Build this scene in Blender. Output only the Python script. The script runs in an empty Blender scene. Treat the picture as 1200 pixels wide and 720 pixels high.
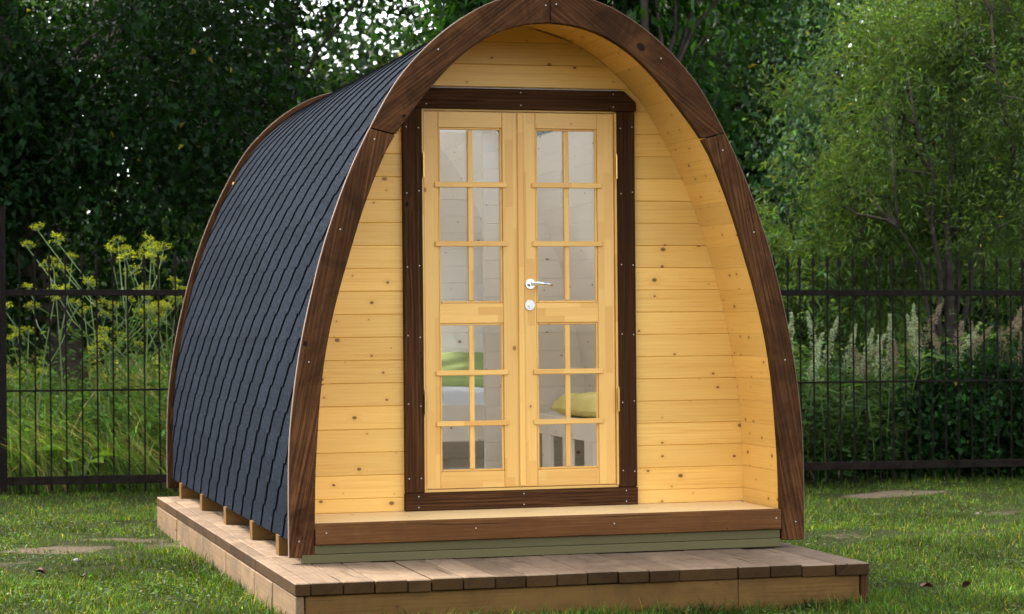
import bpy, bmesh, math, random
import numpy as np
from mathutils import Vector, Matrix

# ------------------------------------------------------------------ camera, sky, sun, exposure
scn = bpy.context.scene
C = scn.collection
CAM = np.array((-3.1278, -10.5845, 1.339)); YAW = 0.2692; ROLL = -0.0086; FPX = 2657.6
cd = bpy.data.cameras.new('camera'); cam = bpy.data.objects.new('camera', cd); C.objects.link(cam)
cd.lens = FPX / 1200 * 36; cd.sensor_width = 36; cd.shift_y = 16.83 / 1200
cd.dof.use_dof = True; cd.dof.focus_distance = 11.6; cd.dof.aperture_fstop = 5.0
cd.clip_end = 1000; cd.clip_start = 0.1
cam.matrix_world = Matrix.Translation(CAM) @ Matrix.Rotation(-YAW, 4, 'Z') @ Matrix.Rotation(math.pi/2, 4, 'X') @ Matrix.Rotation(ROLL, 4, 'Z')
scn.camera = cam

SUN_AZ = Vector((-0.66, 0.75)).normalized()       # towards the sun, in plan: left and a little behind the pod
SUN_EL = math.radians(56)
w = bpy.data.worlds.new('World'); scn.world = w; w.use_nodes = True
nt = w.node_tree; bg = nt.nodes['Background']
sky = nt.nodes.new('ShaderNodeTexSky'); sky.sky_type = 'NISHITA'; sky.sun_disc = False
sky.sun_elevation = SUN_EL; sky.sun_rotation = math.atan2(SUN_AZ.x, SUN_AZ.y)
sky.air_density = 1.0; sky.dust_density = 3.0; sky.ozone_density = 1.0
hz_ = nt.nodes.new('ShaderNodeHueSaturation'); hz_.inputs['Saturation'].default_value = 0.38      # thin white cloud over the whole sky
nt.links.new(sky.outputs[0], hz_.inputs['Color']); nt.links.new(hz_.outputs[0], bg.inputs[0]); bg.inputs[1].default_value = 0.15
sd = bpy.data.lights.new('sun', 'SUN'); sun = bpy.data.objects.new('sun', sd); C.objects.link(sun)
sd.energy = 1.45; sd.angle = math.radians(10); sd.color = (1, 0.93, 0.82)
to_sun = Vector((SUN_AZ.x*math.cos(SUN_EL), SUN_AZ.y*math.cos(SUN_EL), math.sin(SUN_EL)))
sun.rotation_euler = to_sun.to_track_quat('Z', 'Y').to_euler(); sun.location = to_sun*30
scn.view_settings.view_transform = 'Standard'; scn.view_settings.look = 'None'
scn.view_settings.exposure = 2.6; scn.view_settings.gamma = 1
scn.cycles.max_bounces = 10; scn.cycles.transparent_max_bounces = 16
scn.cycles.diffuse_bounces = 5
scn.cycles.use_denoising = True

rng = np.random.default_rng(7); random.seed(7)
def at(px, dep):            # ground position seen in picture column px at distance dep
    c, s = math.cos(YAW), math.sin(YAW); r = (px-600)/FPX*dep
    return np.array((CAM[0]+r*c+dep*s, CAM[1]-r*s+dep*c))
def zat(px, py, dep):       # height seen at that pixel and distance
    return CAM[2] + (376.8 - 0.0086*(px-600) - py)/FPX*dep

# ------------------------------------------------------------------ materials
MATS = {}
class N:
    def __init__(s, name):
        m = bpy.data.materials.new(name); m.use_nodes = True; s.m = m; s.t = m.node_tree
        s.b = s.t.nodes['Principled BSDF']; MATS[name] = m
    def n(s, typ, **kw):
        x = s.t.nodes.new('ShaderNode'+typ)
        for k, v in kw.items(): setattr(x, k, v)
        return x
    def l(s, a, b): s.t.links.new(a, b)
    def val(s, sock, v):
        if hasattr(v, 'is_linked') or isinstance(v, bpy.types.NodeSocket): s.l(v, sock)
        else: sock.default_value = v
    def math(s, op, a, b=0.0, c=None):
        x = s.n('Math', operation=op); s.val(x.inputs[0], a); s.val(x.inputs[1], b)
        if c is not None: s.val(x.inputs[2], c)
        return x.outputs[0]
    def ramp(s, f, stops):
        x = s.n('ValToRGB'); e = x.color_ramp.elements
        while len(e) < len(stops): e.new(0.5)
        for k, (p, c) in enumerate(stops):
            e[k].position = p; e[k].color = (c, c, c, 1) if isinstance(c, (int, float)) else (*c, 1)
        s.l(f, x.inputs[0]); return x.outputs[0]
    def mix(s, f, a, b, mode='MIX'):
        x = s.n('Mix', data_type='RGBA', blend_type=mode)
        s.val(x.inputs[0], f)
        for k, v in ((6, a), (7, b)):
            if isinstance(v, tuple): v = (*v, 1) if len(v) == 3 else v
            s.val(x.inputs[k], v)
        return x.outputs[2]
    def noise(s, vec, scale, detail=3, rough=0.5, dist=0.0):
        x = s.n('TexNoise'); x.inputs['Scale'].default_value = scale; x.inputs['Detail'].default_value = detail
        x.inputs['Roughness'].default_value = rough; x.inputs['Distortion'].default_value = dist
        if vec is not None: s.l(vec, x.inputs['Vector'])
        return x.outputs['Fac']
    def bump(s, h, strength, dist=0.002):
        x = s.n('Bump'); x.inputs['Strength'].default_value = strength; x.inputs['Distance'].default_value = dist
        s.l(h, x.inputs['Height']); s.l(x.outputs[0], s.b.inputs['Normal'])
    def done(s, col, rough=0.6, spec=0.3):
        s.val(s.b.inputs['Base Color'], col if not isinstance(col, tuple) else (*col, 1)); s.val(s.b.inputs['Roughness'], rough)
        s.b.inputs['Specular IOR Level'].default_value = spec; return s.m

def wood(name, light, dark, knot, ring=0.5, rough=0.55, spec=0.3, knots=0.5, vary=0.12, blotch=0.0, blotch_col=(0.1,0.09,0.08), ringscale=380, knot_size=1.0, bump=0.25, crack=0.0, lamella=0.0):
    k = N(name)
    uv = k.n('UVMap', uv_map='grain'); oi = k.n('ObjectInfo')
    sep = k.n('SeparateXYZ'); k.l(uv.outputs[0], sep.inputs[0])
    r = oi.outputs['Random']
    u = k.math('ADD', sep.outputs[0], k.math('MULTIPLY', r, 31.7)); v = k.math('ADD', sep.outputs[1], k.math('MULTIPLY', r, 17.3))
    def vec(su, sv):
        x = k.n('CombineXYZ'); k.l(k.math('MULTIPLY', u, su), x.inputs[0]); k.l(k.math('MULTIPLY', v, sv), x.inputs[1]); return x.outputs[0]
    vo = k.n('TexVoronoi'); vo.inputs['Scale'].default_value = 1; vo.inputs['Randomness'].default_value = 0.9; vo.voronoi_dimensions = '2D'
    k.l(vec(6.2/knot_size, 8.6/knot_size), vo.inputs['Vector'])
    cs = k.n('SeparateColor'); k.l(vo.outputs['Color'], cs.inputs[0])
    has = k.math('GREATER_THAN', cs.outputs[0], 1-knots)
    kr = k.math('MULTIPLY_ADD', k.math('POWER', cs.outputs[1], 2.0), 0.075, 0.018)               # knot radius
    kd = k.math('DIVIDE', vo.outputs['Distance'], kr)
    kmask = k.math('MULTIPLY', k.ramp(k.math('MULTIPLY', kd, 0.5), [(0.38, 1), (0.55, 0)]), has)
    halo = k.math('MULTIPLY', k.ramp(k.math('MULTIPLY', kd, 0.22), [(0.2, 1), (0.9, 0)]), has)
    warp = k.noise(vec(0.7, 6), 1, 2)
    phase = k.math('MULTIPLY_ADD', v, ringscale, k.math('MULTIPLY_ADD', warp, 26, k.math('MULTIPLY', halo, 7)))
    rg = k.math('MULTIPLY_ADD', k.math('SINE', phase), 0.5, 0.5)
    rg = k.math('POWER', rg, 2.2)
    fib = k.noise(vec(5, 260), 1, 3, 0.6)
    streak = k.ramp(k.noise(vec(1.9, 62), 1, 5, 0.72, 0.6), [(0.47, 0), (0.62, 1)])
    rg = k.math('MULTIPLY_ADD', rg, 0.35, k.math('MULTIPLY', streak, 0.7))
    amt = k.math('MULTIPLY', rg, k.ramp(k.noise(vec(0.6, 4), 1, 2), [(0.35, 0.25), (0.65, 1)]))
    g = k.math('MULTIPLY_ADD', fib, 0.45, k.math('MULTIPLY', amt, ring))
    col = k.mix(g, light, dark)
    hv = k.n('HueSaturation'); hv.inputs['Hue'].default_value = 0.5; hv.inputs['Saturation'].default_value = 1
    k.l(k.math('MULTIPLY_ADD', r, vary*2, 1-vary), hv.inputs['Value']); k.l(col, hv.inputs['Color']); col = hv.outputs[0]
    if lamella:
        row = k.math('FLOOR', k.math('MULTIPLY', v, 24)); wn = k.n('TexWhiteNoise', noise_dimensions='1D'); k.l(row, wn.inputs['W'])
        cell = k.math('FLOOR', k.math('MULTIPLY_ADD', u, 2.9, k.math('MULTIPLY', wn.outputs['Value'], 9)))
        cb = k.n('CombineXYZ'); k.l(row, cb.inputs[0]); k.l(cell, cb.inputs[1]); w2 = k.n('TexWhiteNoise', noise_dimensions='2D'); k.l(cb.outputs[0], w2.inputs['Vector'])
        col = k.mix(k.math('MULTIPLY', k.math('POWER', w2.outputs['Value'], 1.6), lamella), col, dark)
    big = k.noise(vec(1.3, 7), 1, 3)
    col = k.mix(k.ramp(big, [(0.3, 0.0), (0.7, 0.25)]), col, dark)
    col = k.mix(k.math('MULTIPLY', halo, 0.35), col, dark)
    col = k.mix(k.math('MULTIPLY', kmask, 0.9), col, knot)
    if blotch:
        ge = k.n('TexCoord'); bn = k.noise(ge.outputs['Object'], 4.5, 6, 0.7, 0.8)
        col = k.mix(k.math('MULTIPLY', k.ramp(bn, [(0.45, 0), (0.68, 1)]), blotch), col, blotch_col)
    h = k.math('ADD', fib, k.math('MULTIPLY', rg, 0.5))
    if crack:
        cr = k.noise(vec(1.1, 38), 1, 2, 0.5); cm = k.ramp(cr, [(0.30, 1), (0.34, 0)])
        col = k.mix(k.math('MULTIPLY', cm, crack), col, (0.02, 0.012, 0.008)); h = k.math('SUBTRACT', h, k.math('MULTIPLY', cm, 2))
    k.bump(h, bump, 0.0015)
    rr = k.math('MULTIPLY_ADD', fib, 0.2, rough-0.1)
    return k.done(col, rr, spec)

wood('pine_varnished', (0.79,0.50,0.135), (0.60,0.295,0.05), (0.15,0.055,0.010), ring=0.55, knots=0.62, vary=0.11, rough=0.42, spec=0.35, knot_size=1.0)
wood('pine_door', (0.78,0.49,0.14), (0.58,0.285,0.06), (0.25,0.09,0.02), ring=0.40, knots=0.05, vary=0.08, rough=0.38, spec=0.4, lamella=0.75)
wood('pine_pale', (0.94,0.88,0.81), (0.86,0.74,0.62), (0.32,0.17,0.08), ring=0.40, knots=0.4, vary=0.05, rough=0.55)
wood('pine_porch_floor', (0.80,0.60,0.31), (0.66,0.44,0.18), (0.25,0.10,0.03), ring=0.35, knots=0.2, vary=0.05, rough=0.45)
wood('stained_brown', (0.0072,0.0026,0.0010), (0.115,0.046,0.0165), (0.010,0.004,0.002), ring=1.25, knots=0.45, blotch=0.65, blotch_col=(0.010,0.0038,0.0016), vary=0.18, rough=0.65, spec=0.05, ringscale=330, knot_size=1.9, bump=0.4)
wood('stained_dark', (0.0080,0.0031,0.0013), (0.080,0.033,0.012), (0.005,0.003,0.002), ring=1.1, knots=0.5, vary=0.12, rough=0.65, spec=0.05, ringscale=330, knot_size=1.5, bump=0.4)
wood('stained_beam', (0.062,0.0235,0.0065), (0.17,0.072,0.023), (0.03,0.010,0.004), ring=0.9, knots=0.55, vary=0.05, rough=0.65, spec=0.06, ringscale=360, knot_size=1.3, blotch=0.5, blotch_col=(0.07,0.028,0.012), bump=0.4, crack=0.6)
wood('treated_green', (0.108,0.092,0.042), (0.074,0.062,0.027), (0.05,0.04,0.018), ring=0.4, knots=0.3, vary=0.1, rough=0.65, spec=0.06)
wood('deck_wood', (0.20,0.142,0.092), (0.092,0.060,0.036), (0.10,0.05,0.03), ring=0.55, knots=0.25, vary=0.26, rough=0.7, blotch=0.7, blotch_col=(0.075,0.048,0.033), crack=0.8, bump=0.5, spec=0.06)
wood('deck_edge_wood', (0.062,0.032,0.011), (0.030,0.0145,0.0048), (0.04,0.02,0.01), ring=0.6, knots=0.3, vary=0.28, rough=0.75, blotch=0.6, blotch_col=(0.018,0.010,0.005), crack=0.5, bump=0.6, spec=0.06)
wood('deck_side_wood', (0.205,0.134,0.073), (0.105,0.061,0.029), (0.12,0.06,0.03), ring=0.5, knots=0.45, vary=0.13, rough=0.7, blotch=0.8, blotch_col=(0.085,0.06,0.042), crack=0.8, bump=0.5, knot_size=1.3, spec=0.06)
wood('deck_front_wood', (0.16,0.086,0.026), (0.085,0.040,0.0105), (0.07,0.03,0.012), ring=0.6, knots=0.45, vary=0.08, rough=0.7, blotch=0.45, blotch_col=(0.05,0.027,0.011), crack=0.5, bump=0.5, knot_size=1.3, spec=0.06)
wood('lit_edge_wood', (0.26,0.165,0.115), (0.16,0.095,0.06), (0.2,0.1,0.05), ring=0.4, knots=0.0)  # pale tone of the arch edge as the sun lights it

def plain(name, col, rough=0.5, metal=0.0, spec=0.4, noise=0.0, nscale=8):
    k = N(name); k.b.inputs['Metallic'].default_value = metal
    c = (*col, 1)
    if noise:
        tc = k.n('TexCoord'); f = k.noise(tc.outputs['Object'], nscale, 5, 0.6)
        c = k.mix(k.ramp(f, [(0.3, 0), (0.7, 1)]), tuple(x*(1-noise) for x in col), tuple(min(1, x*(1+noise)) for x in col))
        k.bump(f, 0.2, 0.002)
    k.val(k.b.inputs['Base Color'], c); k.b.inputs['Roughness'].default_value = rough; k.b.inputs['Specular IOR Level'].default_value = spec
    return k.m
plain('bitumen_black', (0.008,0.008,0.009), 0.9, spec=0.1)
plain('chrome', (0.85,0.85,0.87), 0.12, 1.0)
plain('brass', (0.62,0.43,0.16), 0.3, 1.0)
plain('screw_zinc', (0.45,0.44,0.42), 0.35, 0.6)
plain('black_paint', (0.009,0.007,0.0055), 0.7, spec=0.05, noise=0.4, nscale=20)
plain('rusty_black', (0.011,0.008,0.006), 0.8, spec=0.05, noise=0.6, nscale=14)
plain('sheet_white', (0.78,0.78,0.80), 0.9, noise=0.04)
plain('pillow_green', (0.30,0.36,0.13), 0.9, noise=0.1)
plain('pillow_yellow', (0.78,0.66,0.22), 0.9, noise=0.1)
plain('leaf_rust', (0.075,0.022,0.010), 0.7, noise=0.4, nscale=30)
plain('bark', (0.045,0.036,0.028), 0.95, noise=0.5, nscale=12, spec=0.1)
plain('bark_grey', (0.06,0.055,0.045), 0.95, noise=0.5, nscale=12, spec=0.1)
plain('pebble', (0.10,0.092,0.082), 0.8, noise=0.2, nscale=40)

k = N('shingle_granules'); tc = k.n('TexCoord'); oi = k.n('ObjectInfo')
g1 = k.noise(tc.outputs['Object'], 95, 2, 0.8); g2 = k.noise(tc.outputs['Object'], 2.2, 4, 0.6)
col = k.mix(k.ramp(g1, [(0.42, 0), (0.64, 1)]), (0.0009,0.0013,0.0020), (0.0225,0.0300,0.0425))
col = k.mix(k.ramp(g2, [(0.35, 0), (0.7, 0.30)]), col, (0.005,0.0068,0.0100))
hv = k.n('HueSaturation'); k.l(k.math('MULTIPLY_ADD', oi.outputs['Random'], 0.24, 0.88), hv.inputs['Value']); k.l(col, hv.inputs['Color'])
k.bump(g1, 0.5, 0.003); k.done(hv.outputs[0], 0.9, 0.02)

k = N('window_glass')                                     # thin clear pane: see-through with a Fresnel reflection
out = k.t.nodes['Material Output']; tr = k.n('BsdfTransparent'); tr.inputs[0].default_value = (0.97,0.985,0.98,1)
gl = k.n('BsdfGlossy'); gl.inputs['Roughness'].default_value = 0.005; ge = k.n('NewGeometry'); dp = k.n('VectorMath', operation='DOT_PRODUCT'); k.l(ge.outputs['Normal'], dp.inputs[0]); k.l(ge.outputs['Incoming'], dp.inputs[1])
sch = k.math('MULTIPLY_ADD', k.math('POWER', k.math('SUBTRACT', 1.0, k.math('ABSOLUTE', dp.outputs['Value'])), 5.0), 0.96, 0.04)
mx = k.n('MixShader'); k.l(sch, mx.inputs[0]); k.l(tr.outputs[0], mx.inputs[1]); k.l(gl.outputs[0], mx.inputs[2]); k.l(mx.outputs[0], out.inputs[0])

def leafmat(name, trans=0.35, rough=0.45, spec=0.35, mul=1.0):
    """two-sided leaf: colour from the per-leaf tint, with light shining through"""
    k = N(name); at_ = k.n('Attribute', attribute_name='tint')
    out = k.t.nodes['Material Output']
    k.l(at_.outputs['Color'], k.b.inputs['Base Color']); k.b.inputs['Roughness'].default_value = rough; k.b.inputs['Specular IOR Level'].default_value = spec
    tl = k.n('BsdfTranslucent'); c = k.mix(1.0, at_.outputs['Color'], (1.6,1.5,0.55), 'MULTIPLY'); k.l(c, tl.inputs[0])
    mx = k.n('MixShader'); mx.inputs[0].default_value = trans
    k.l(k.b.outputs[0], mx.inputs[1]); k.l(tl.outputs[0], mx.inputs[2]); k.l(mx.outputs[0], out.inputs[0])
    return k.m
leafmat('leaf', 0.40, 0.45, 0.10); leafmat('blade', 0.40, 0.55, 0.10); leafmat('flower', 0.3, 0.7, 0.1)

k = N('soil_lawn'); tc = k.n('TexCoord'); at_ = k.n('Attribute', attribute_name='bare')
n1 = k.noise(tc.outputs['Object'], 9, 6, 0.65); n2 = k.noise(tc.outputs['Object'], 60, 4, 0.7)
soil = k.mix(n2, (0.040,0.029,0.019), (0.12,0.090,0.062)); thatch = k.mix(n2, (0.009,0.012,0.0035), (0.024,0.029,0.008))
f = k.ramp(k.math('MULTIPLY_ADD', n1, 0.7, k.math('SUBTRACT', at_.outputs['Fac'], 0.35)), [(0.35, 0), (0.6, 1)])
k.bump(n2, 0.8, 0.02); k.done(k.mix(f, thatch, soil), 0.95, 0.05)

# ------------------------------------------------------------------ helpers
def tag(o, label=None, cat=None, group=None, kind=None):
    for a, b in (('label', label), ('category', cat), ('group', group), ('kind', kind)):
        if b: o[a] = b
    return o
def empty(name, loc=(0,0,0), parent=None):
    o = bpy.data.objects.new(name, None); o.location = loc; o.empty_display_size = 0.2; C.objects.link(o)
    if parent: o.parent = parent
    return o
def link(name, me, parent=None, loc=None):
    o = bpy.data.objects.new(name, me); C.objects.link(o)
    if parent is not None: o.parent = parent
    if loc is not None: o.location = loc
    return o
def set_uv(me, axis=(1,0,0)):
    ax = Vector(axis).normalized(); t = Vector((0,0,1)) if abs(ax.z) < 0.9 else Vector((1,0,0))
    b = ax.cross(t).normalized(); c = ax.cross(b).normalized()
    uv = me.uv_layers.new(name='grain')
    for li in me.loops:
        co = me.vertices[li.vertex_index].co
        uv.data[li.index].uv = (co.dot(ax), co.dot(b)*0.93 + co.dot(c))
def finish(bm, name, mats, axis=(1,0,0), parent=None, bevel=0.0, smooth=False, loc=None):
    bmesh.ops.recalc_face_normals(bm, faces=bm.faces[:])
    if bevel:
        es = [e for e in bm.edges if len(e.link_faces) == 2 and e.calc_face_angle(0) > 0.6]
        bmesh.ops.bevel(bm, geom=es, offset=bevel, segments=1, affect='EDGES', clamp_overlap=True)
    me = bpy.data.meshes.new(name); bm.to_mesh(me); bm.free()
    for m in (mats if isinstance(mats, (list, tuple)) else [mats]): me.materials.append(MATS[m])
    set_uv(me, axis)
    if smooth: me.polygons.foreach_set('use_smooth', [True]*len(me.polygons))
    return link(name, me, parent, loc)
def hexa(bm, c):       # 8 corners: bottom 4 then top 4, each anticlockwise
    v = [bm.verts.new(p) for p in c]
    for f in ((0,3,2,1),(4,5,6,7),(0,1,5,4),(1,2,6,5),(2,3,7,6),(3,0,4,7)): bm.faces.new([v[i] for i in f])
def bx(bm, x0, x1, y0, y1, z0, z1):
    hexa(bm, [(x0,y0,z0),(x1,y0,z0),(x1,y1,z0),(x0,y1,z0),(x0,y0,z1),(x1,y0,z1),(x1,y1,z1),(x0,y1,z1)])
def box(name, mat, x0, x1, y0, y1, z0, z1, axis=(1,0,0), parent=None, bevel=0.0):
    bm = bmesh.new(); bx(bm, x0, x1, y0, y1, z0, z1); return finish(bm, name, mat, axis, parent, bevel)
def tube(bm, pts, rad, sides=6, cap=True):
    rings = []; up = Vector((0.31,0.17,0.93)).normalized()
    for i, p in enumerate(pts):
        p = Vector(p); a = Vector(pts[max(i-1,0)]); b = Vector(pts[min(i+1,len(pts)-1)]); d = (b-a).normalized()
        u = d.cross(up); u = u.normalized() if u.length > 1e-4 else Vector((1,0,0)); v = d.cross(u)
        r = rad[i] if hasattr(rad, '__len__') else rad
        rings.append([bm.verts.new(p + (u*math.cos(2*math.pi*k/sides) + v*math.sin(2*math.pi*k/sides))*r) for k in range(sides)])
    for a, b in zip(rings, rings[1:]):
        for k in range(sides): bm.faces.new((a[k], a[(k+1)%sides], b[(k+1)%sides], b[k]))
    if cap and len(rings) > 1:
        bm.faces.new(rings[0][::-1]); bm.faces.new(rings[-1])
def np_mesh(name, V, tris, mat, tint=None, smooth=False):
    me = bpy.data.meshes.new(name); V = np.asarray(V, np.float32); tris = np.asarray(tris, np.int32); nT, k = tris.shape
    me.vertices.add(len(V)); me.vertices.foreach_set('co', V.ravel())
    me.loops.add(nT*k); me.loops.foreach_set('vertex_index', tris.ravel())
    me.polygons.add(nT); me.polygons.foreach_set('loop_start', np.arange(0, nT*k, k, dtype=np.int32)); me.polygons.foreach_set('loop_total', np.full(nT, k, np.int32))
    me.materials.append(MATS[mat]); me.update(calc_edges=True)
    if tint is not None:
        a = me.color_attributes.new('tint', 'FLOAT_COLOR', 'POINT'); t = np.ones((len(V), 4), np.float32); t[:, :3] = tint; a.data.foreach_set('color', t.ravel())
    if smooth: me.polygons.foreach_set('use_smooth', np.ones(nT, bool))
    return me
def unit(a): return a/np.maximum(np.linalg.norm(a, axis=-1, keepdims=True), 1e-9)
def wavy(P, scale, seed, n=9):       # cheap smooth 3-D noise, about -1..1
    r = np.random.default_rng(seed); out = 0
    for k in range(n):
        d = unit(r.normal(size=3)); out = out + np.sin(P @ d[:P.shape[1]] * scale*(0.6+1.3*r.random()) + r.random()*6.28)
    return out/math.sqrt(n/2)/1.6

# ------------------------------------------------------------------ the ground
def bare_at(x, y):
    P = np.stack([x, y], -1)
    b = 0.5*wavy(P*np.array([1,1.9]), 1.5, 21) + 0.42*wavy(P*np.array([1,1.6]), 5.0, 22) - 0.34
    f = (x-CAM[0])*math.sin(YAW) + (y-CAM[1])*math.cos(YAW); r = (x-CAM[0])*math.cos(YAW) - (y-CAM[1])*math.sin(YAW)
    px = 600 + r/f*FPX; py = 377 - 0.0086*(px-600) + CAM[2]/f*FPX
    for cx, cy, sx, sy, a in ((30,650,70,20,0.42),(215,695,60,22,0.5),(60,700,45,15,0.3),(210,628,50,14,0.3),(1040,582,85,6,1.9),(985,630,60,13,0.35),(1110,620,80,9,0.5),(1060,688,70,13,0.7),(1180,600,60,15,0.5)):
        b = b + a*np.exp(-((px-cx)/sx)**2 - ((py-cy)/sy)**2)
    for cx, cy, sx, sy, a in ((240,610,70,16,0.9),(270,660,60,25,0.8),(990,602,50,8,1.1),(90,595,90,10,0.7),(1120,650,90,14,0.5),(1150,570,120,6,0.7)):
        b = b - a*np.exp(-((px-cx)/sx)**2 - ((py-cy)/sy)**2)
    return b
def ground_z(x, y):
    P = np.stack([x, y], -1); z = 0.018*wavy(P, 1.7, 31) + 0.012*wavy(P, 6.0, 32)
    near = (x > -1.7) & (x < 1.5) & (y > -1.0) & (y < 4.7)
    z = np.where(near, np.minimum(z, 0.0), z)
    yf = 7.3 - 0.2*x
    return z + 0.35*np.clip((y-yf-0.3)/3.0, 0, 1)      # the rough bank behind the fence
xs = np.concatenate([np.linspace(-250,-12,14), np.linspace(-11,12,190), np.linspace(13,250,14)])
ys = np.concatenate([np.linspace(-250,-13,14), np.linspace(-12,14,210), np.linspace(15,300,16)])
X, Y = np.meshgrid(xs, ys); Z = ground_z(X.ravel(), Y.ravel()); V = np.stack([X.ravel(), Y.ravel(), Z], -1)
i = np.arange(len(xs)*len(ys)).reshape(len(ys), len(xs))
Q = np.stack([i[:-1,:-1].ravel(), i[:-1,1:].ravel(), i[1:,1:].ravel(), i[1:,:-1].ravel()], -1)
me = np_mesh('ground', V, Q, 'soil_lawn', smooth=True)
a = me.attributes.new('bare', 'FLOAT', 'POINT')
bb = bare_at(X.ravel(), Y.ravel()); bb = np.where(Y.ravel() < 7.3-0.2*X.ravel(), bb, -0.8); bb[np.hypot(X.ravel(), Y.ravel()) > 14] = -0.6
a.data.foreach_set('value', np.clip(bb-0.12, -1, 1.5).astype(np.float32))
tag(link('ground', me), 'lawn ground with worn bare soil patches', kind='structure')

# ------------------------------------------------------------------ arch profile of the pod (half section, x against z)
OUT = [(0,2.95),(.25,2.897),(.422,2.813),(.562,2.71),(.677,2.598),(.78,2.47),(.898,2.264),(.996,2.06),(1.075,1.856),(1.134,1.676),(1.186,1.475),(1.231,1.277),(1.266,1.07),(1.290,.87),(1.301,.69),(1.304,.45),(1.304,.232)]
INN = [(0,2.79),(.135,2.777),(.265,2.737),(.40,2.66),(.514,2.56),(.629,2.43),(.781,2.232),(.87,2.052),(.948,1.846),(1.01,1.645),(1.06,1.478),(1.112,1.26),(1.147,1.03),(1.166,.80),(1.177,.62),(1.182,.40),(1.185,.232)]
def dense(L, n=400):
    P = np.array(L, float); P = np.concatenate([[[-P[1,0], P[1,1]]], P, [P[-1]*2-P[-2]]]); out = []
    for k in range(1, len(P)-2):
        for t in np.linspace(0, 1, 24, endpoint=False):
            a, b, c, d = P[k-1], P[k], P[k+1], P[k+2]
            out.append(0.5*((2*b)+(-a+c)*t+(2*a-5*b+4*c-d)*t*t+(-a+3*b-3*c+d)*t**3))
    out.append(P[-2]); out = np.array(out)
    for _ in range(30): out[1:-1] = 0.25*out[:-2]+0.5*out[1:-1]+0.25*out[2:]
    s = np.concatenate([[0], np.cumsum(np.linalg.norm(np.diff(out, axis=0), axis=1))]); q = np.linspace(0, s[-1], n)
    return np.stack([np.interp(q, s, out[:,0]), np.interp(q, s, out[:,1])], -1)
O = dense(OUT)[::-1]; I = dense(INN)[::-1]               # from the foot up to the apex
def offs(d):
    t = np.gradient(O, axis=0); t = unit(t); nrm = np.stack([t[:,1], -t[:,0]], -1)      # outward
    nrm[nrm[:,0] < 0] *= 1
    P = O - nrm*d; P = P[P[:,0] >= -1e-6]; P[-1,0] = 0
    return P
def arclen(P): return np.concatenate([[0], np.cumsum(np.linalg.norm(np.diff(P, axis=0), axis=1))])
def xin(z, P):  return float(np.interp(z, P[:,1], P[:,0]))
D = 4.845

pod = empty('camping_pod', (0,0,0.2))
tag(pod, 'arched wooden camping pod with dark shingle roof and glazed double door', 'cabin')
def P_(name, mat, x0, x1, y0, y1, z0, z1, axis=(1,0,0), bevel=0.0, parent=pod):
    o = box(name, mat, x0, x1, y0, y1, z0, z1, axis, None, bevel); o.parent = parent; fixp(o); return o
def fixp(o):            # parts are modelled in world space; undo the offset of the parent chain
    o.parent.matrix_world                      # parents are only ever translated
    t = Vector((0,0,0)); q = o.parent
    while q: t += q.location; q = q.parent
    o.location = -t; return o
def put(o, parent): o.parent = parent; return fixp(o)

# arch boards, front and rear
def arch_piece(y0, y1, side, lo, hi, mat='stained_brown', n=26):
    """board between two stations: lo/hi are index fractions on outer and inner curves"""
    bm = bmesh.new(); rows = []
    for t in np.linspace(0, 1, n):
        o = O[0]*0 + [np.interp(lo[0]+(hi[0]-lo[0])*t, np.arange(len(O)), O[:,k]) for k in (0,1)]
        q = [np.interp(lo[1]+(hi[1]-lo[1])*t, np.arange(len(I)), I[:,k]) for k in (0,1)]
        rows.append([bm.verts.new((side*p[0], y, p[1])) for p, y in ((o,y0),(q,y0),(q,y1),(o,y1))])
    for a, b in zip(rows, rows[1:]):
        for k in range(4): bm.faces.new((a[k], a[(k+1)%4], b[(k+1)%4], b[k]))
    bm.faces.new(rows[0]); bm.faces.new(rows[-1][::-1])
    pa = np.array([np.interp(lo[0], np.arange(len(O)), O[:,k]) for k in (0,1)]); pb = np.array([np.interp(hi[0], np.arange(len(O)), O[:,k]) for k in (0,1)])
    d = pb-pa
    return put(finish(bm, 'arch_board', mat, (side*d[0], 0, d[1]), None, 0.003), pod)
jo = float(np.argmin(np.hypot(O[:,0]-.896, O[:,1]-2.266))); ji = float(np.argmin(np.hypot(I[:,0]-.781, I[:,1]-2.233)))
gap = 0.35
def rim(y0, y1, side):  # pale strip painting the sunlit outer side of the arch, wider on the left
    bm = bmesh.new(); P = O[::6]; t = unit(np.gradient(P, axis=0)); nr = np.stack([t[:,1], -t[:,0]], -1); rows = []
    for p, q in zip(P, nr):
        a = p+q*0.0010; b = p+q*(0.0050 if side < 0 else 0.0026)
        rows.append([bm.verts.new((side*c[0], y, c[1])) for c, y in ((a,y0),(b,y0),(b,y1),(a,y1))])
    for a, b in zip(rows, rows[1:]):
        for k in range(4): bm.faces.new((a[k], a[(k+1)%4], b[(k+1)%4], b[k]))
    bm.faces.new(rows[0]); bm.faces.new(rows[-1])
    return put(finish(bm, 'lit_edge_strip', 'lit_edge_wood', (0,1,0)), pod)
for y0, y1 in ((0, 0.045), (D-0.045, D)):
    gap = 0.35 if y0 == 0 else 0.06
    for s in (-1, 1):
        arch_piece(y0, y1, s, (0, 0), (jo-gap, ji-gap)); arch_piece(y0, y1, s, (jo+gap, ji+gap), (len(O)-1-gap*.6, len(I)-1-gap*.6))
        rim(y0+0.002, y0+0.014, s)

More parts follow.
